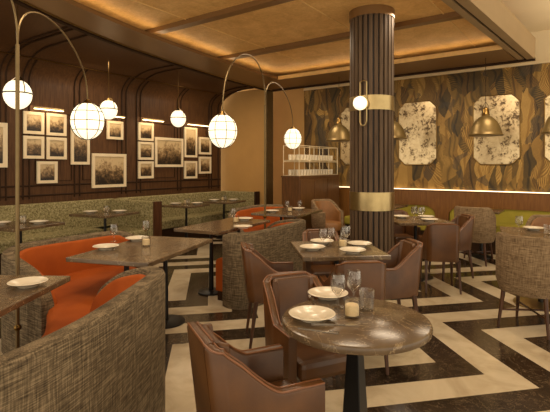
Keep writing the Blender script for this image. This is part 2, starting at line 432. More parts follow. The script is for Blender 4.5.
struct(MB().prism([(p[0] - (.05 if i >= len(OUT_L) else 0), p[1]) for i, p in enumerate(outer)], 3.27, 3.4), 'ceiling_panel', 'gold')
mb = MB()
for a, b in zip(OUT_L, OUT_L[1:]):
    mb.prism([(a[0] - .005, a[1]), (a[0] + .05, a[1]), (b[0] + .05, b[1]), (b[0] - .005, b[1])], 3.07, 3.11)
trim(mb, 'molding')
mb = MB()
mb.tube([(p[0] - .03, p[1], 3.1) for p in OUT_L], .008, 6); mb.tube([(p[0] + .07, p[1], 3.094) for p in OUT_L], .009, 6)
trim(mb, 'brass')
trim(MB().box(-5.7, edge_r(7.9), 7.84, 7.905, 3.07, 3.11), 'molding')
for y in (.6, 2.27, 3.92, 5.56):
    trim(MB().box(inn(y) - .3, edge_r(y) - .12, y - .06, y + .06, 3.21, 3.275), 'raft')
for x in (-1.43, -2.6, -4.09):
    trim(MB().box(x - .008, x + .008, .2 if x > -4 else 2.6, 7.5, 3.262, 3.275), 'seam')
# LED strips lying on the border behind its edge
mb = MB()
for p, q in zip(IN_L, IN_L[1:]):
    mb.prism([(p[0] - .09, p[1]), (p[0] - .05, p[1]), (q[0] - .05, q[1]), (q[0] - .09, q[1])], 3.151, 3.165)
trim(mb, 'led')
trim(MB().box(-4.9, edge_r(7) - .3, 7.02, 7.06, 3.151, 3.165), 'led')
trim(MB().box(-4.86, edge_r(7) - .24, 6.95, 6.975, 3.095, 3.16), 'seam')  # far lip, its lit edge painted pale gold

# fluted column
CX, CY, CR = -2.11, 4.96, .255
mb = MB(); mb.lathe([(CR - .022, 0), (CR - .022, 3.2)], 40, (CX, CY, 0)); col = struct(mb, 'column', 'rib_gap')
mb = MB()
for k in range(26):
    a = 2 * PI * k / 26
    mb.box(CX + CR - .03, CX + CR, CY - .0205, CY + .0205, 0, 3.2, a, (CX, CY))
o = mb.build('column_slats', 'ribs', col, .004)
for z0, z1, r, m in ((.94, 1.15, CR + .006, 'brass'), (2.09, 2.255, CR + .006, 'brass'), (3.17, 3.27, CR + .008, 'raft'), (0, .1, CR + .012, 'brass')):
    mb = MB(); mb.lathe([(r - .03, z0), (r, z0), (r, z1), (r - .03, z1)], 48, (CX, CY, 0)); mb.build('column_band', m, col)

# wood rail with arched alcoves under the wallpaper
mb = MB()
def alcove_panel(x0, x1, arches, zt):
    pts = [(x0, 0), (x0, zt), (x1, zt), (x1, 0)]
    for a0, a1 in sorted(arches, reverse=True):
        r = .24; zz = .71
        pts += [(a1, 0), (a1, zz - r * .7)] + [(a1 - r + r * math.cos(t * PI / 12), zz - r * .7 + r * .7 * math.sin(t * PI / 12)) for t in range(1, 6)]
        pts += [(a0 + r - r * math.cos(t * PI / 12), zz - r * .7 + r * .7 * math.sin(t * PI / 12)) for t in range(6, 0, -1)] + [(a0, zz - r * .7), (a0, 0)]
    return pts
pts = alcove_panel(-5.25, 2.6, [(-4.0, -2.36), (-2.12, .35), (.6, 2.4)], .985)
n = len(pts); vs = [(x, YB - .1, z) for x, z in pts] + [(x, YB - .075, z) for x, z in pts]
mb.add(vs, [tuple(range(n)), tuple(reversed(range(n, 2 * n)))] + [(i, n + i, n + (i + 1) % n, (i + 1) % n) for i in range(n)])
struct(mb, 'wall_wainscot', 'rail_wood')
struct(MB().box(-5.25, 2.6, YB - .02, YB - .001, 0, .985), 'wall_recess', 'rail_wood')
trim(MB().box(-5.25, 2.6, YB - .11, YB - .012, .985, 1.0), 'rail_wood')
trim(MB().box(-5.2, 2.6, YB - .06, YB - .035, 1.0, 1.012), 'led_soft')

# ------------------------------------------------------------------ mirrors
def mirror(x0, x1, label):
    z0, z1, c = 1.47, 2.69, .13; t = thing('wall_mirror', label, 'mirror', ((x0 + x1) / 2, YB - .013, z0), 0, 'antiqued mirrors on the wallpaper')
    h = (x1 - x0) / 2; H = z1 - z0
    def octo(e): return [(-h + e, c + e * .4), (-h + e, H - c - e * .4), (-h + c + e * .4, H - e), (h - c - e * .4, H - e), (h - e, H - c - e * .4), (h - e, c + e * .4), (h - c - e * .4, e), (-h + c + e * .4, e)]
    def slab(poly, y0, y1):
        mb = MB(); n = len(poly); mb.add([(x, y0, z) for x, z in poly] + [(x, y1, z) for x, z in poly], [tuple(range(n)), tuple(reversed(range(n, 2 * n)))] + [(i, n + i, n + (i + 1) % n, (i + 1) % n) for i in range(n)]); return mb
    slab(octo(.012), -.014, 0).build('mirror_glass', 'mirror', t)
    mb = MB(); mb.tube([(x, -.012, z) for x, z in octo(.006)], .009, 6, True); mb.build('frame', 'brass_dark', t)
mirror(-4.36, -3.62, 'mottled antique mirror half hidden left of the fluted column')
mirror(-3.086, -2.347, 'mottled antique mirror just right of the fluted column')
mirror(-1.716, -.967, 'mottled antique mirror behind the fully visible dome pendant')
mirror(-.62, .12, 'mottled antique mirror cut by the right edge of the photo')

# ------------------------------------------------------------------ pictures and picture lights
def picture(px0, px1, py0, py1, label, pyr=None, mat_w=.028, frame_w=.045):
    ya, zt = left_wall(px0, py0); yb, _ = left_wall(px1, py0); _, zb = left_wall(px0, py1)
    w, h = yb - ya, zt - zb
    t = thing('framed_picture', label, 'picture', (XL + .012, (ya + yb) / 2, zb), 0, 'framed sepia prints on the panelled wall')
    mb = MB(); f = frame_w
    for y0, y1, z0, z1 in ((-w / 2, w / 2, 0, f), (-w / 2, w / 2, h - f, h), (-w / 2, -w / 2 + f, f, h - f), (w / 2 - f, w / 2, f, h - f)): mb.box(0, .03, y0, y1, z0, z1)
    mb.build('frame', 'frame', t)
    MB().box(.002, .016, -w / 2 + f, w / 2 - f, f, h - f).build('print', 'print', t)
picture(-24, 6.3, 121, 167.5, 'tall cream framed sepia print cut by the left edge', frame_w=.06)
picture(22.3, 43, 111, 133.5, 'upper left print of the block of four small frames')
picture(45.6, 65.3, 113, 135.2, 'upper right print of the block of four small frames')
picture(22.3, 43, 135.6, 158.5, 'lower left print of the block of four small frames')
picture(45.6, 65.5, 137, 159.2, 'lower right print of the block of four small frames')
picture(36, 56.3, 161.3, 183.5, 'single small framed print hung below the block of four')
picture(70, 88.5, 123, 164.5, 'tall narrow framed print behind the big caged lantern')
picture(91, 125, 153.3, 188, 'large framed landscape print with hills low on the wall', frame_w=.05)
picture(106, 122, 120.5, 139, 'small framed print high above the large hill landscape')
picture(137.3, 152.4, 122.3, 140.3, 'topmost of three small prints stacked left of the large group portrait')
picture(137.3, 152.4, 141.6, 159.7, 'middle of three small prints stacked left of the large group portrait')
picture(137.3, 152.4, 161.3, 178.6, 'lowest of three small prints stacked left of the large group portrait')
picture(154, 182, 137, 167, 'large framed print of figures in the second panelled bay', frame_w=.05)
picture(183.3, 196, 127, 157.2, 'tall narrow framed print right of the banded pendant')
picture(183.3, 196, 161, 178.6, 'small framed print below the tall narrow one')
picture(198, 210, 137, 154.2, 'upper small print in the rightmost pair near the tan wall')
picture(198, 210, 156.6, 173.6, 'lower small print in the rightmost pair near the tan wall')
for i, (px0, px1, py, label) in enumerate(((33, 63, 108, 'brass picture light over the block of four prints'), (92, 124, 116.5, 'brass picture light behind the big caged lantern'),
        (142, 163, 120.5, 'brass picture light left of the banded pendant over second bay'), (187, 208, 125.5, 'brass picture light nearest the tan wall'))):
    ya, z = left_wall(px0, py, -6.8); yb, _ = left_wall(px1, py, -6.8); z = 2.33
    t = thing('picture_light', label, 'picture light', (XL + .02, (ya + yb) / 2, z), 0, 'brass picture lights'); h = (yb - ya) / 2
    mb = MB(); mb.tube([(.1, -h, 0), (.1, h, 0)], .016, 10); mb.build('shade', 'brass', t)
    MB().box(.085, .115, -h + .01, h - .01, -.024, -.014).build('lamp_tube', 'lit_tube', t)
    mb = MB(); mb.tube([(0, 0, 0), (.1, 0, 0)], .009, 8); mb.build('bracket', 'brass_dark', t)
    area('picture_lamp', (XL + .13, (ya + yb) / 2, z - .03), h * 2, 1.6, (0, math.radians(28), 0), sizey=h * 2).data.shape = 'RECTANGLE'

# ------------------------------------------------------------------ tables
def pedestal(parent, x, y, z_top, base='black', r=.18, w0=.016, w1=.022):
    mb = MB(); n = 4
    mb.lathe([(w1 * 1.3, .02), (w1 * 1.2, .3), (w0 * 1.3, z_top - .25), (w0 * 1.25, z_top)], 12, (x, y, 0)); mb.build('stem', 'black', parent)
    mb = MB(); mb.lathe([(r, 0), (r, .012), (r * .8, .022), (w1 * 1.3, .03)], 32, (x, y, 0)); mb.build('foot', base, parent)
    MB().box(x - .1, x + .1, y - .1, y + .1, z_top - .012, z_top).build('top_plate', 'black', parent)
def rect_table(label, x, y, rz, wx, wy, stems=((0, 0),), mat='table', base='black', r=.18, group='marble topped tables'):
    t = thing('dining_table', label, 'table', (x, y, 0), rz, group)
    MB().box(-wx / 2, wx / 2, -wy / 2, wy / 2, .715, .75).build('tabletop', mat, t, .006)
    for sx, sy in stems: pedestal(t, sx, sy, .715, base, r)
    return t
two = ((0, -.3), (0, .3))
T = {}
def reg(key, x, y, rz): T[key] = (x, y, rz)
def tbl(key, label, x, y, deg, wx, wy, **k):
    rect_table(label, x, y, math.radians(deg), wx, wy, **k); T[key] = (x, y, math.radians(deg))
tbl('T1', 'brown marble table cut by the left edge beside an orange booth', -2.71, .91, 33, .72, 1.1, stems=two)
tbl('T2', 'brown marble table with two stems in front of the orange booth', -3.12, 2.5, 19, .72, 1.12, stems=two)
tbl('T3', 'long brown marble table inside the second booth, over a white floor stripe', -3.6, 4.05, 8.5, .6, 1.2, stems=two, r=.15)
tbl('T4', 'brown marble table at the far curve of the second orange booth', -3.82, 5.75, 8.5, .76, 1.0, stems=((0, -.25), (0, .25)), r=.16)
tbl('P', 'square marble table with four leather chairs before the fluted column', -1.77, 3.41, 41, .7, .72, base='black', r=.22)
tbl('Q', 'square marble table behind the column beside two leather chairs', -1.87, 5.83, 41, .72, .72, base='black', r=.22)
tbl('W1', 'first small table along the green bench, cut by the left edge', -5.62, 2.61, 12, .7, .7)
tbl('W2', 'small table along the green bench below the large hill landscape', -5.93, 3.97, 12, .7, .7)
tbl('W3', 'small table along the green bench past its wooden end panel', -6.0, 5.68, 12, .62, .62)
tbl('W4', 'farthest small table, in the green bench corner by the tan wall', -6.02, 6.72, 12, .66, .66, r=.16)
tbl('R', 'table with brass disc base between woven chairs at right edge', -.42, 5.42, 10, .75, .75, base='brass', r=.26)
tbl('B', 'small table between the woven chair and the lime bench', -1.42, 7.72, 0, .6, .5, r=.16)
tbl('C', 'table in front of lime bench, mostly hidden behind the column', -3.0, 7.62, 0, .65, .65)
# the round table in front
RT = (-.885, 1.89)
t = thing('round_table', 'round brown marble table on black tapered stem in the foreground', 'table', RT + (0,), 0, 'marble topped tables')
mb = MB(); mb.lathe([(.0, .712), (.325, .712), (.336, .718), (.34, .731), (.336, .745), (.326, .75), (0, .75)], 72); mb.build('tabletop', 'table', t)
mb = MB(); mb.box(-.12, .12, -.12, .12, .7, .712); mb.build('top_plate', 'black', t)
mb = MB(); mb.loops([[(sx * r, sy * r, z) for sx, sy in ((-1, -1), (1, -1), (1, 1), (-1, 1))] for r, z in ((.052, .03), (.042, .35), (.024, .7))], smooth=False); mb.build('stem', 'black', t, .004)
mb = MB(); mb.lathe([(.21, 0), (.21, .014), (.18, .024), (.06, .034)], 36); mb.build('foot', 'black', t)

# ------------------------------------------------------------------ serpentine booths
def booth(label, pa, pb, seat_line, loc_hint):
    t = thing('booth_sofa', label, 'booth', (seat_line[0][0], seat_line[0][1], 0), 0, 'serpentine orange booths')
    ox, oy = t.location.x, t.location.y
    def loc(pts): return [Vector((p[0] - ox, p[1] - oy) + tuple(p[2:])) for p in pts]
    for pts, side in ((pa, 1), (pb, -1)):
        sp = loc(spline(pts, 7))
        mb = MB(); ribbon(mb, sp, .0, 0, side * .09, .022); mb.build('back_shell', 'woven', t, angle=60)
        cu = [p for p in sp if p.z > .57]
        mb = MB(); ribbon(mb, [Vector((p.x, p.y, p.z - .035 - .5 * (.77 - min(.77, p.z)) ** 1.5)) for p in cu], .3, side * .088, side * .135, .02); mb.build('back_cushion', 'orange', t, angle=60)
    sp = loc(spline(seat_line, 7)); ns = normals2(sp)
    L = [(p.x + n.x * p.z, p.y + n.y * p.z) for p, n in zip(sp, ns)]; R = [(p.x - n.x * p.z, p.y - n.y * p.z) for p, n in zip(sp, ns)]
    def slab(z0, z1, k, rr, name, mat):
        mb = MB(); rings = []
        for p, n in zip(sp, ns):
            h = p.z * k; prof = [(-h, z0), (-h, z1 - rr), (-h + rr * .3, z1 - rr * .3), (-h + rr, z1), (h - rr, z1), (h - rr * .3, z1 - rr * .3), (h, z1 - rr), (h, z0)]
            rings.append([(p.x + n.x * o, p.y + n.y * o, z) for o, z in prof])
        mb.loops(rings); mb.build(name, mat, t, angle=60)
    slab(.1, .455, 1, .05, 'seat', 'orange'); slab(0, .1, .86, .01, 'plinth', 'molding')
    return t
A = [(-2.0, -.75, .84), (-1.72, -.45, .84), (-1.55, -.05, .84), (-1.475, .4, .84), (-1.49, .7, .84), (-1.6, 1.03, .84), (-1.77, 1.34, .84), (-1.95, 1.64, .84), (-2.06, 1.78, .835), (-2.22, 1.83, .83), (-2.46, 1.83, .765), (-2.66, 1.82, .64), (-2.74, 1.81, .5)]
B = [(-3.1, 1.58, .5), (-3.17, 1.58, .6), (-3.32, 1.58, .69), (-3.54, 1.58, .74), (-3.8, 1.62, .765), (-4.02, 1.82, .78), (-4.08, 2.1, .78), (-4.08, 2.42, .78), (-4.08, 2.7, .78), (-3.98, 2.86, .78), (-3.85, 2.92, .75)]
booth('serpentine orange booth with grey woven back filling the left foreground', A, B,
      [(-2.15, -.55, .27), (-1.9, -.1, .27), (-1.88, .45, .28), (-1.96, .85, .28), (-2.17, 1.22, .29), (-2.5, 1.52, .24), (-2.85, 1.71, .2), (-3.2, 1.9, .22), (-3.6, 2.13, .3), (-3.73, 2.5, .27), (-3.7, 2.78, .2)], 0)
C_ = [(-3.11, 3.45, .74), (-2.99, 3.42, .765), (-2.85, 3.49, .77), (-2.79, 3.77, .77), (-2.83, 4.2, .77), (-2.88, 4.65, .77), (-2.96, 4.85, .77), (-3.15, 4.92, .76), (-3.42, 4.93, .71), (-3.6, 4.92, .6), (-3.68, 4.9, .48)]
D = [(-4.08, 4.97, .48), (-4.22, 4.95, .6), (-4.42, 5.03, .7), (-4.6, 5.3, .77), (-4.74, 5.7, .77), (-4.8, 6.05, .77), (-4.72, 6.38, .77), (-4.52, 6.6, .76)]
booth('serpentine orange booth with grey woven back in the middle distance', C_, D,
      [(-3.13, 3.58, .19), (-3.14, 3.9, .21), (-3.17, 4.3, .21), (-3.3, 4.64, .19), (-3.6, 4.82, .14), (-3.95, 5.0, .15), (-4.27, 5.2, .2), (-4.43, 5.6, .2), (-4.46, 6.0, .2), (-4.38, 6.3, .17)], 0)

# ------------------------------------------------------------------ benches
def bench(label, name, segs, mat, group, z_back=.9, base=True, panel=None):
    t = thing(name, label, 'bench', (segs[0][0], segs[0][1], 0), 0, group); ox, oy = segs[0][0], segs[0][1]
    for x0, y0, x1, y1, side in segs:     # back runs from p0 to p1; seat lies to the given side
        d = Vector((x1 - x0, y1 - y0)).normalized(); n = Vector((-d.y, d.x)) * side; e = Vector((0, 0))
        def quad(o0, o1, s0=0, s1=0): 
            p = Vector((x0 - ox, y0 - oy)) + d * s0; q = Vector((x1 - ox, y1 - oy)) - d * s1
            return [tuple(p + n * o0), tuple(q + n * o0), tuple(q + n * o1), tuple(p + n * o1)]
        MB().prism(quad(0, .12), 0, z_back).build('backrest', mat, t, .02)
        MB().prism(quad(.12, .55, .13 if segs.index((x0, y0, x1, y1, side)) else 0, .13), .3, .45).build('seat', mat, t, .02)
        MB().prism(quad(.12, .48, .13, .15), 0, .295).build('plinth', 'molding', t)
    return t
b1 = bench('green tapestry bench along the panelled wall, ending in a wood panel', 'banquette_bench', [(-6.86, -1.0, -6.86, 4.72, -1), (-6.73, 4.72, -5.6, 4.72, -1)], 'green', 'green wall benches', .885)
MB().box(-5.595 + 6.86, -5.55 + 6.86, 4.72 + 1 - .13, 4.72 + 1 + .01, 0, .89).build('end_panel', 'leg_wood', b1)
b2 = bench('green tapestry bench turning the corner under the tan wall', 'banquette_bench', [(-6.86, 4.8, -6.86, 7.68, -1), (-6.73, 7.68, -5.9, 7.68, -1)], 'green', 'green wall benches', .885)
MB().box(-5.895 + 6.86, -5.84 + 6.86, 7.68 - 4.8 - .13, 7.68 - 4.8 - .005, 0, .9).build('end_panel', 'molding', b2)
for x0, x1, label in ((-3.98, -2.38, 'lime velvet bench in the arched alcove right of the column'), (-2.1, .33, 'lime velvet bench along the wall behind woven chairs at right')):
    t = thing('lime_bench', label, 'bench', ((x0 + x1) / 2, YB - .11, 0), 0, 'lime wall benches'); h = (x1 - x0) / 2
    MB().box(-h - .015, h + .015, .038, .085, .3, .78).build('backrest', 'lime', t, .03)
    MB().box(-h, h, -.52, .005, .3, .46).build('seat', 'lime', t, .03)
    MB().box(-h, h, -.46, 0, 0, .295).build('plinth', 'molding', t)

# ------------------------------------------------------------------ leather armchair
def tub_path(wf, wb, yf, yb, rb):
    """U-shaped plan, right front -> back -> left front (facing +Y)"""
    ys = yb + rb; pts = [(wf, yf), (wf, yf * .66), (wf, yf * .33)] + [(wf + (wb - wf) * k / 5, .03 + (ys - .03) * k / 5) for k in range(5)]
    for k in range(0, 7):
        a = k * PI / 12; pts.append((wb - rb + rb * math.cos(a), yb + rb - rb * math.sin(a)))
    return pts + [(-x, y) for x, y in reversed(pts)]
def smooth01(t): t = max(0, min(1, t)); return t * t * (3 - 2 * t)
def tub(mb, path, zfun, z0, th, r=.018, lean=0):
    sp = [Vector((x, y, 0)) for x, y in path]; sp = spline(sp, 2); ns = normals2(sp); rings = []
    for p, n in zip(sp, ns):
        n = -n                                # travel right-front -> back -> left: inward is to the left
        zt = zfun(p.x, p.y); sh = lean * max(0, (zt - .5)) * smooth01(-p.y / .17)
        prof = [(0, z0, 0), (0, zt - r, 1), (th * .12, zt - r * .3, 1), (th * .35, zt, 1), (th * .65, zt, 1), (th * .88, zt - r * .3, 1), (th, zt - r, 1), (th, z0, 0)]
        rings.append([(p.x - n.x * o * -1 if False else p.x + (-n.x) * -o, p.y + n.y * o - sh * f, z) for o, z, f in prof])
    mb.loops(rings); return sp, ns
def make_armchair():
    t = thing('leather_armchair', '', 'chair', group='brown leather armchairs')
    wf, wb, yf, yb = .212, .182, .215, -.205
    path = tub_path(wf, wb, yf, yb, .075)
    def zf(x, y):
        u = max(0, min(1, (y + .15) / .19)); return .6 + .2 * (1 - u) ** 1.75 - .026 * smooth01((abs(x) - .11) / .075) * smooth01((-y - .09) / .07)
    mb = MB(); sp, ns = tub(mb, path, zf, .36, .045, lean=.16); mb.build('shell', 'leather', t, angle=60)
    mb = MB()
    for off in (.004, .041):
        pts = []
        for p, n in zip(sp, ns):
            q = -n; zt = zf(p.x, p.y); sh = .16 * max(0, zt - .5) * smooth01(-p.y / .17)
            pts.append((p.x + q.x * off, p.y + q.y * off - sh, zt - .004))
        mb.tube(pts, .0045, 6)
    mb.build('piping', 'piping', t)
    # padded inner back
    path2 = [(x, y) for x, y in tub_path(wf - .047, wb - .047, -.04, yb + .047, .05) if y < -.12]
    mb = MB(); tub(mb, path2, lambda x, y: zf(x, y - .04) - .014, .44, .03, .012, lean=.16); mb.build('back_cushion', 'leather', t, angle=60)
    mb = MB(); mb.box(-wf + .053, wf - .053, yb + .08, yf + .03, .36, .465); mb.build('seat', 'leather', t, .03)
    for sx in (-1, 1):
        for y, dy in ((yf - .02, .02), (yb + .06, -.05)):
            mb = MB(); x = sx * (wf - .035)
            mb.loops([[(x + sx * ox + a * r, y + dy * k + b * r, z) for a, b in ((-1, -1), (1, -1), (1, 1), (-1, 1))] for r, z, ox, k in ((.010, 0, .012, 1), (.017, .37, 0, 0))], smooth=False)
            mb.build('leg', 'leg_wood', t, .003)
    return t
chair = Proto(make_armchair())
def face(dx, dy): return math.atan2(-dx, dy)          # heading whose +Y axis points along (dx, dy)
def around(cx, cy, nx, ny, dist, label):              # chair on the (nx, ny) side of a table, facing it
    l = math.hypot(nx, ny); nx, ny = nx / l, ny / l
    return chair.put(label, (cx + nx * dist, cy + ny * dist, 0), face(-nx, -ny), 'brown leather armchairs')
chair.put('brown leather armchair largest in the foreground, seen from behind its right arm', (-1.14, 1.46, 0), face(.5, .866), 'brown leather armchairs')
around(RT[0], RT[1], -.85, .5, .48, 'brown leather armchair facing the round table, its padded back towards us')
PX, PY = T['P'][:2]; QX, QY = T['Q'][:2]
around(PX, PY, .65, -.76, .54, 'brown leather armchair with plain back to us, right behind the round table')
around(PX, PY, .73, .68, .47, 'brown leather armchair in front of the fluted column, turned left')
around(PX, PY, -.73, -.68, .56, 'brown leather armchair against the woven booth back, left of square table')
around(PX, PY, -.65, .76, .54, 'brown leather armchair on the far side of the square table')
chair.put('brown leather armchair with plain back to us, right of the column', (-1.45, 5.41, 0), face(-.45, .89), 'brown leather armchairs')
around(QX, QY, .73, .68, .5, 'brown leather armchair in front of the woven chair, facing left')
around(QX, QY, -.65, .76, .54, 'brown leather armchair behind the column on the far table side')

# ------------------------------------------------------------------ woven barrel chairs
def make_barrel():
    t = thing('barrel_chair', '', 'chair', group='woven barrel chairs'); R = .29
    def arc(r, a0=-28, n=32):
        return [(r * math.cos(math.radians(a0 - k * (180 - 2 * a0 * -1 * -1 if False else 180 + 2 * -a0 * -1) / n)), 0) for k in range(n + 1)]
    def path(r): return [(r * math.cos(math.radians(32 - k * 244 / 30)), r * math.sin(math.radians(32 - k * 244 / 30))) for k in range(31)]
    def zf(x, y): return .66 + .19 * smooth01((.12 - y) / .3)
    def shell(r, th, z0, dz, name, mat):
        sp = [Vector((x, y, 0)) for x, y in path(r)]; rings = []
        for p in sp:
            n = Vector((-p.x, -p.y)).normalized(); zt = zf(p.x, p.y) + dz; rr = .02
            prof = [(.03 if z0 < .4 else 0, z0), (0, z0 + .1), (0, zt - rr), (th * .3, zt), (th * .7, zt), (th, zt - rr), (th, z0)]
            rings.append([(p.x + n.x * o, p.y + n.y * o, z) for o, z in prof])
        mb = MB(); mb.loops(rings); mb.build(name, mat, t, angle=60)
    shell(R, .045, .33, 0, 'shell', 'woven_chair'); shell(R - .043, .03, .42, -.03, 'back_lining', 'tan_leather')
    mb = MB(); mb.lathe([(.0, .33), (.235, .33), (.245, .35), (.245, .44), (.225, .465), (0, .47)], 32); mb.build('seat', 'tan_leather', t)
    feet = []
    for sx, sy in ((1, -1), (-1, -1), (1, 1), (-1, 1)):
        a = Vector((sx * .17, sy * .17, .345)); b = Vector((sx * .205, sy * .205, 0)); feet.append(a.lerp(b, .55))
        mb = MB(); mb.tube([a, b], [.021, .012], 8); mb.build('leg', 'leg_wood', t)
    mb = MB(); mb.tube([feet[0], feet[3]], .009, 6); mb.tube([feet[1], feet[2]], .009, 6); mb.build('stretcher', 'leg_wood', t)
    return t
barrel = Proto(make_barrel())
def bar(label, x, y, dx, dy): barrel.put(label, (x, y, 0), face(dx, dy), 'woven barrel chairs')
bar('grey woven barrel chair, large at the right edge, back towards us', -.43, 4.6, .25, .97)
bar('grey woven barrel chair at far side of right edge table, facing us', -.36, 6.15, -.1, -1)
bar('grey woven barrel chair with back to us before the lime bench', -1.42, 7.22, .05, 1)
bar('grey woven barrel chair beside the bar cabinet, facing right', -3.78, 6.95, .9, -.2)

# ------------------------------------------------------------------ tableware
def mk(name, cat, group): return thing(name, '', cat, group=group)
p = MB(); p.lathe([(0, .004), (.045, .004), (.048, 0), (.054, 0), (.06, .01), (.07, .016), (.104, .026), (.107, .029), (.103, .031), (.07, .022), (.06, .015), (0, .014)], 40)
plate = Proto(tag(p.build('plate', 'porcelain'), '', 'plate'))
p = MB(); p.lathe([(r_, z_ * .76) for r_, z_ in [(0, .0), (.035, 0), (.036, .003), (.006, .008), (.0045, .02), (.0045, .06), (.012, .075), (.033, .105), (.04, .145), (.036, .2), (.033, .215), (.0315, .215), (.0345, .2), (.038, .145), (.031, .107), (0, .08)]], 24)
wine = Proto(tag(p.build('wine_glass', 'glass'), '', 'glass'))
p = MB(); p.lathe([(0, 0), (.03, 0), (.035, .01), (.038, .1), (.0365, .1), (.033, .014), (0, .012)], 24)
tum = Proto(tag(p.build('tumbler', 'glass'), '', 'glass'))
vt = thing('votive_candle', '', 'candle')
p = MB(); p.lathe([(0, 0), (.034, 0), (.038, .01), (.038, .085), (.036, .085), (.035, .012), (0, .01)], 24); p.build('glass_cup', 'glass', vt)
p = MB(); p.lathe([(0, .012), (.032, .012), (.032, .055), (.028, .06), (0, .057)], 20); p.build('wax', 'candle', vt)
votive = Proto(vt)
ft = thing('fork', '', 'cutlery')
p = MB(); p.box(-.004, .004, -.09, .02, 0, .004); p.box(-.011, .011, .02, .045, .001, .004)
for k in range(4): p.box(-.011 + k * .0063, -.008 + k * .0063, .045, .09, .002, .005)
p.build('fork_body', 'steel', ft)
fork = Proto(ft)
kt = thing('knife', '', 'cutlery'); p = MB(); p.box(-.005, .005, -.1, 0, 0, .006); p.build('handle', 'steel', kt)
p = MB(); p.prism([(-.005, 0), (.006, 0), (.007, .07), (0, .105), (-.005, .1)], .001, .003); p.build('blade', 'steel', kt)
knife = Proto(kt)
ZT = .7505
def on(key, u, v):
    if key == 'RT': return (RT[0] + u, RT[1] + v, ZT)
    x, y, a = T[key]; return (x + u * math.cos(a) - v * math.sin(a), y + u * math.sin(a) + v * math.cos(a), ZT)
def put(proto, loc, label, group, rz=0): proto.put(label, loc, rz, group)
def atz(px, py): x, y = at(px, py, ZT); return (x, y, ZT)
G = 'white plates'; GW = 'clear wine glasses'; GV = 'candles in glass cups'
put(plate, atz(28, 286), 'white plate on the left edge table', G)
put(plate, atz(106, 249), 'white plate on the near end of the two-stem table', G)
put(plate, atz(137, 240.5), 'white plate behind the candle on the two-stem table', G)
put(plate, atz(243, 228.5), 'white plate near the front edge of the long booth table', G)
put(plate, on('T3', .02, .42), 'white plate at the far end of the long booth table', G)
put(plate, on('T4', -.15, -.25), 'white plate on the left of the far booth table', G)
put(plate, on('T4', .05, .28), 'white plate at the far side of the far booth table', G)
put(plate, on('P', -.22, -.06), 'white plate on the left corner of the square table', G)
put(plate, on('P', .08, -.22), 'white plate at the front of the square table', G)
put(plate, on('P', -.08, .22), 'white plate at the back of the square table', G)
put(plate, on('P', .22, .06), 'white plate on the right of the square table', G)
put(plate, atz(312, 319), 'white plate on the near left of the round table', G)
put(plate, atz(328, 297.5), 'white plate on the far side of the round table behind glasses', G)
put(plate, on('Q', .1, -.2), 'white plate at the front of the table behind the column', G)
put(plate, on('Q', .2, .12), 'white plate at the right of the table behind the column', G)
put(plate, on('Q', -.12, .18), 'white plate at the back of the table behind the column', G)
for k, nm in (('W1', 'the left edge bench table'), ('W2', 'the bench table below the hill landscape'), ('W3', 'the bench table past the wooden end panel'), ('W4', 'the corner bench table by the tan wall')):
    h = .17 if k in ('W1', 'W2') else .15
    put(plate, on(k, -h, -.12), 'white plate on the left half of ' + nm, G)
    put(plate, on(k, h, .12), 'white plate on the right half of ' + nm, G)
    put(tum, on(k, .02, .02), 'water tumbler in the middle of ' + nm, 'clear tumblers')
    put(votive, on(k, -.07, .08), 'candle in a glass cup on ' + nm, GV)
put(plate, on('R', -.05, .2), 'white plate on the right edge table between woven chairs', G)
put(wine, atz(114, 241.5), 'wine glass beside the plate on the two-stem table', GW)
put(wine, atz(146, 237), 'wine glass behind the candle on the two-stem table', GW)
put(votive, atz(146, 246), 'bright candle in glass cup on the two-stem table', GV)
put(wine, atz(233.5, 221), 'wine glass on the near left of the long booth table', GW)
put(votive, atz(236, 222.5), 'candle in glass cup on the long booth table', GV)
put(wine, on('T4', -.02, -.0), 'wine glass left of the candle on the far booth table', GW)
put(wine, on('T4', .14, .12), 'wine glass right of the candle on the far booth table', GW)
put(votive, on('T4', .05, -.05), 'candle in glass cup on the far booth table', GV)
for u, v, s in ((-.11, .03, 'left'), (-.03, .08, 'second from left'), (.1, .11, 'third from left'), (.14, .19, 'rightmost')):
    put(wine, on('P', u, v), 'wine glass %s of the four on the square table' % s, GW)
put(votive, on('P', .06, .02), 'white candle cup in the middle of the square table', GV)
put(wine, atz(338, 306.5), 'wine glass left of the three on the round table', GW)
put(wine, atz(354, 302), 'wine glass between the two others on the round table', GW)
put(tum, atz(367, 310), 'water tumbler right of the candle on the round table', 'clear tumblers')
put(votive, atz(352, 317), 'candle in glass cup on the round table', GV)
put(fork, atz(318, 331), 'fork in front of the near plate on the round table', 'cutlery on the round table', math.radians(-75))
put(knife, atz(334, 325), 'knife beside the fork on the round table', 'cutlery on the round table', math.radians(-60))
put(fork, atz(313, 301), 'fork left of the far plate on the round table', 'cutlery on the round table', math.radians(40))
for u, v, s in ((-.02, 0, 'leftmost'), (.03, .1, 'second'), (.1, .02, 'third'), (.02, -.07, 'nearest')):
    put(wine, on('Q', u, v), 'wine glass %s of the cluster behind the column' % s, GW)
put(wine, on('R', -.2, .02), 'wine glass on the right edge table between woven chairs', GW)
put(tum, on('R', .05, -.1), 'water tumbler on the right edge table between woven chairs', 'clear tumblers')

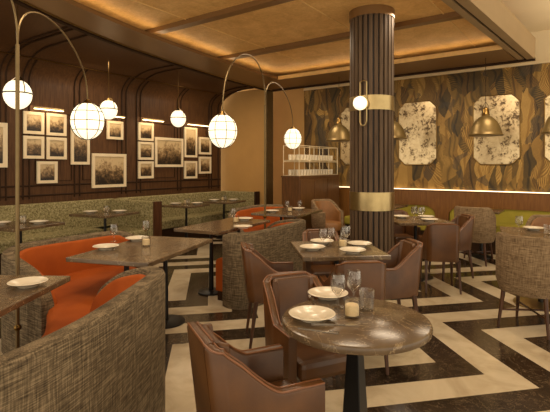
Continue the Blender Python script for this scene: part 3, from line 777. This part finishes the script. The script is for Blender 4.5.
# ------------------------------------------------------------------ lamps
def shade(parent, c, rx=.152, rz=.178, cage=True, loc_name='lamp_shade'):
    mb = MB(); mb.lathe([(rx * math.sin(k * PI / 14), -rz * math.cos(k * PI / 14)) for k in range(15)], 28); s = mb.build(loc_name, 'globe', parent, loc=c)
    mb = MB()
    if cage:
        for k in range(4):
            a = k * PI / 4 + .2
            mb.tube([((rx + .004) * math.sin(u * PI / 12) * math.cos(a), (rx + .004) * math.sin(u * PI / 12) * math.sin(a), -(rz + .004) * math.cos(u * PI / 12)) for u in range(24)], .0032, 5, True)
        for h in (-.5, 0, .5):
            r = (rx + .004) * math.sqrt(1 - h * h); mb.tube([(r * math.cos(u * PI / 16), r * math.sin(u * PI / 16), h * rz) for u in range(32)], .0032, 5, True)
    else:
        mb.tube([((rx + .003) * math.cos(u * PI / 16), (rx + .003) * math.sin(u * PI / 16), .01) for u in range(32)], .007, 6, True)
    mb.build('cage' if cage else 'band', 'black', s)
    mb = MB(); mb.lathe([(0, rz + .03), (.02, rz + .03), (.03, rz + .015), (.06, rz - .012), (.06, rz - .025)], 20); mb.build('cap', 'brass_dark', s)
    return s
def arc_lamp(label, x, y, z0, ztop, arms):
    t = thing('arched_lamp', label, 'lamp', (x, y, z0), 0, 'arched brass lamps')
    mb = MB(); mb.tube([(0, 0, 0), (0, 0, ztop - z0)], .014, 10); mb.build('pole', 'pole_brass', t)
    mb = MB(); mb.lathe([(.06, 0), (.06, .012), (.02, .03)], 24); mb.build('foot', 'pole_brass', t)
    mb = MB(); mb.lathe([(.016, -.02), (.026, -.008), (.026, .008), (.016, .02)], 16, (0, 0, .32)); mb.build('knob', 'brass_dark', t)
    for ax, ay, az, peak in arms:
        pts = []
        for k in range(25):
            u = k / 24; a = PI * u
            s = (1 - math.cos(a)) / 2; base = (ztop) * (1 - s) + (az + .19) * s
            pts.append(((ax - x) * s, (ay - y) * s, base - z0 + (peak - max(ztop, az)) * math.sin(a) ** .8))
        mb = MB(); mb.tube(pts, .007, 8); mb.build('arm', 'pole_brass', t)
        shade(t, (ax - x, ay - y, az - z0))
arc_lamp('tall brass lamp with arching arms beside the left edge table', -3.27, 1.5, 0, 2.3, [(-3.96, 2.46, 1.885, 2.72), (-2.55, .5, 1.885, 2.85)])
arc_lamp('brass lamp with two arching arms rising from the second booth', -3.555, 4.79, .456, 2.27, [(-3.17, 3.52, 1.82, 2.92), (-4.17, 6.42, 1.92, 2.74)])
def pendant(label, x, y, z, ztop, rx):
    t = thing('globe_pendant', label, 'pendant lamp', (x, y, z), 0, 'banded globe pendants')
    shade(t, (0, 0, 0), rx, rx * 1.14, False)
    mb = MB(); mb.tube([(0, 0, rx * 1.14), (0, 0, ztop - z)], .004, 6); mb.build('wire', 'brass_dark', t)
    mb = MB(); mb.tube([(rx * 1.12 * math.cos(a * PI / 12), 0, .01 + rx * 1.32 * math.sin(a * PI / 12)) for a in range(13)], .005, 6); mb.build('hoop', 'brass_dark', t)
pendant('white banded globe pendant at the far left edge', -4.9, 2.25, 2.2, 3.13, .136)
pendant('white banded globe pendant behind the big caged lantern', -6.15, 4.18, 2.33, 3.125, .133)
pendant('white banded globe pendant hanging alone before the second bay', -5.95, 5.44, 2.29, 3.125, .133)
# sconce on the column
t = thing('column_sconce', 'small round globe sconce on the fluted column', 'wall lamp', (CX + .02, CY - CR - .005, 2.15))
mb = MB(); mb.lathe([(.078 * math.sin(k * PI / 12), -.078 * math.cos(k * PI / 12)) for k in range(13)], 24, (0, -.11, 0)); mb.build('lamp_shade', 'globe', t)
mb = MB()
for sx in (-.04, .04): mb.tube([(sx, -.025, -.2), (sx, -.025, .25)], .008, 8)
mb.tube([(-.04, -.025, -.2), (-.025, -.025, -.235), (0, -.025, -.245), (.025, -.025, -.235), (.04, -.025, -.2)], .008, 8)
mb.tube([(-.04, -.025, .25), (0, -.025, .265), (.04, -.025, .25)], .008, 8); mb.build('bracket', 'brass', t)
mb = MB(); mb.tube([(0, -.015, 0), (0, -.05, 0)], [.07, .07], 24); mb.build('back_plate', 'brass', t)
# dome pendants
def make_dome():
    t = thing('dome_pendant', '', 'pendant lamp')
    mb = MB(); mb.lathe([(.245, 0), (.25, .012), (.238, .02), (.225, .06), (.2, .14), (.16, .22), (.1, .28), (.055, .305), (.05, .305), (.095, .272), (.152, .214), (.192, .136), (.216, .06), (.236, .004)], 40); mb.build('shade', 'dome', t)
    mb = MB(); mb.lathe([(.056, .3), (.06, .33), (.045, .35), (.045, .4), (.03, .43), (.012, .44)], 24); mb.build('cap', 'brass_dark', t)
    mb = MB(); mb.tube([(0, 0, .43), (0, 0, 1.19)], .004, 8)
    for sx in (-.05, .05): mb.tube([(sx, 0, .33), (sx * .8, 0, .45), (0, 0, .52)], .004, 6)
    mb.build('rod', 'molding', t)
    mb = MB(); mb.lathe([(.045 * math.sin(k * PI / 10), .1 - .045 * math.cos(k * PI / 10)) for k in range(11)], 16); mb.build('bulb', 'bulb', t)
    return t
M['dome'] = plain('smoked_bronze', rgb(120, 100, 60), .38, .6, .1, 5)
dome = Proto(make_dome())
for x, l in ((-3.79, 'bronze dome pendant left of the fluted column'), (-2.77, 'bronze dome pendant half hidden by the right side of column'), (-1.3, 'bronze dome pendant in front of the right mirror'), (-.33, 'bronze dome pendant cut by the right edge')):
    dome.put(l, (x, 7.4, 1.91), 0, 'bronze dome pendants')

# ------------------------------------------------------------------ bar cabinet, rack and its glasses
t = thing('bar_cabinet', 'dark wood bar cabinet under the glass rack', 'cabinet', (-4.44, 7.5, 0))
MB().box(-.19, .19, -.75, .8, .06, 1.24).build('carcass', 'bar_wood', t, .004)
MB().box(-.16, .16, -.72, .77, 0, .06).build('plinth', 'molding', t)
MB().box(-.2, .2, -.76, .81, 1.24, 1.27).build('worktop', 'bar_wood', t, .004)
for k in range(3): MB().box(.19, .205, -.73 + k * .51, -.24 + k * .51, .1, 1.2).build('door', 'bar_wood', t, .003)
t = thing('glass_rack', 'cream two-tier wire rack of glasses on the bar cabinet', 'rack', (-4.44, 7.5, 1.271))
mb = MB()
for x in (-.17, .17):
    for k in range(5): mb.tube([(x, -.72 + k * .37, 0), (x, -.72 + k * .37, .55)], .008, 6)
    for z in (.26, .55): mb.tube([(x, -.72, z), (x, .76, z)], .008, 6)
for y in (-.72, .76):
    for z in (.26, .55): mb.tube([(-.17, y, z), (.17, y, z)], .008, 6)
mb.build('rack_frame', 'rack', t)
MB().box(-.17, .17, -.72, .76, .275, .29).build('shelf', 'rack', t); MB().box(-.17, .17, -.72, .76, .001, .012).build('shelf', 'rack', t)
p = MB(); p.lathe([(0, .0), (.032, 0), (.032, .008), (.036, .1), (.034, .1), (.03, .01), (0, .01)], 12)
M['rack_glass'] = plain('stacked_glassware', rgb(226, 214, 190), .1, 0, .04)
rg = Proto(tag(p.build('rack_glass', 'rack_glass'), '', 'glass'))
for x in (-.09, .09):
    for k in range(13):
        rg.put('small pale glass on the upper shelf of the bar rack', (-4.44 + x, 7.5 - .62 + k * .105, 1.271 + .2905), 0, 'glasses on the upper rack shelf')
for x in (-.09, .09):
    for k in range(13):
        rg.put('small pale glass on the lower shelf of the bar rack', (-4.44 + x, 7.5 - .62 + k * .105, 1.271 + .0125), 0, 'glasses on the lower rack shelf')
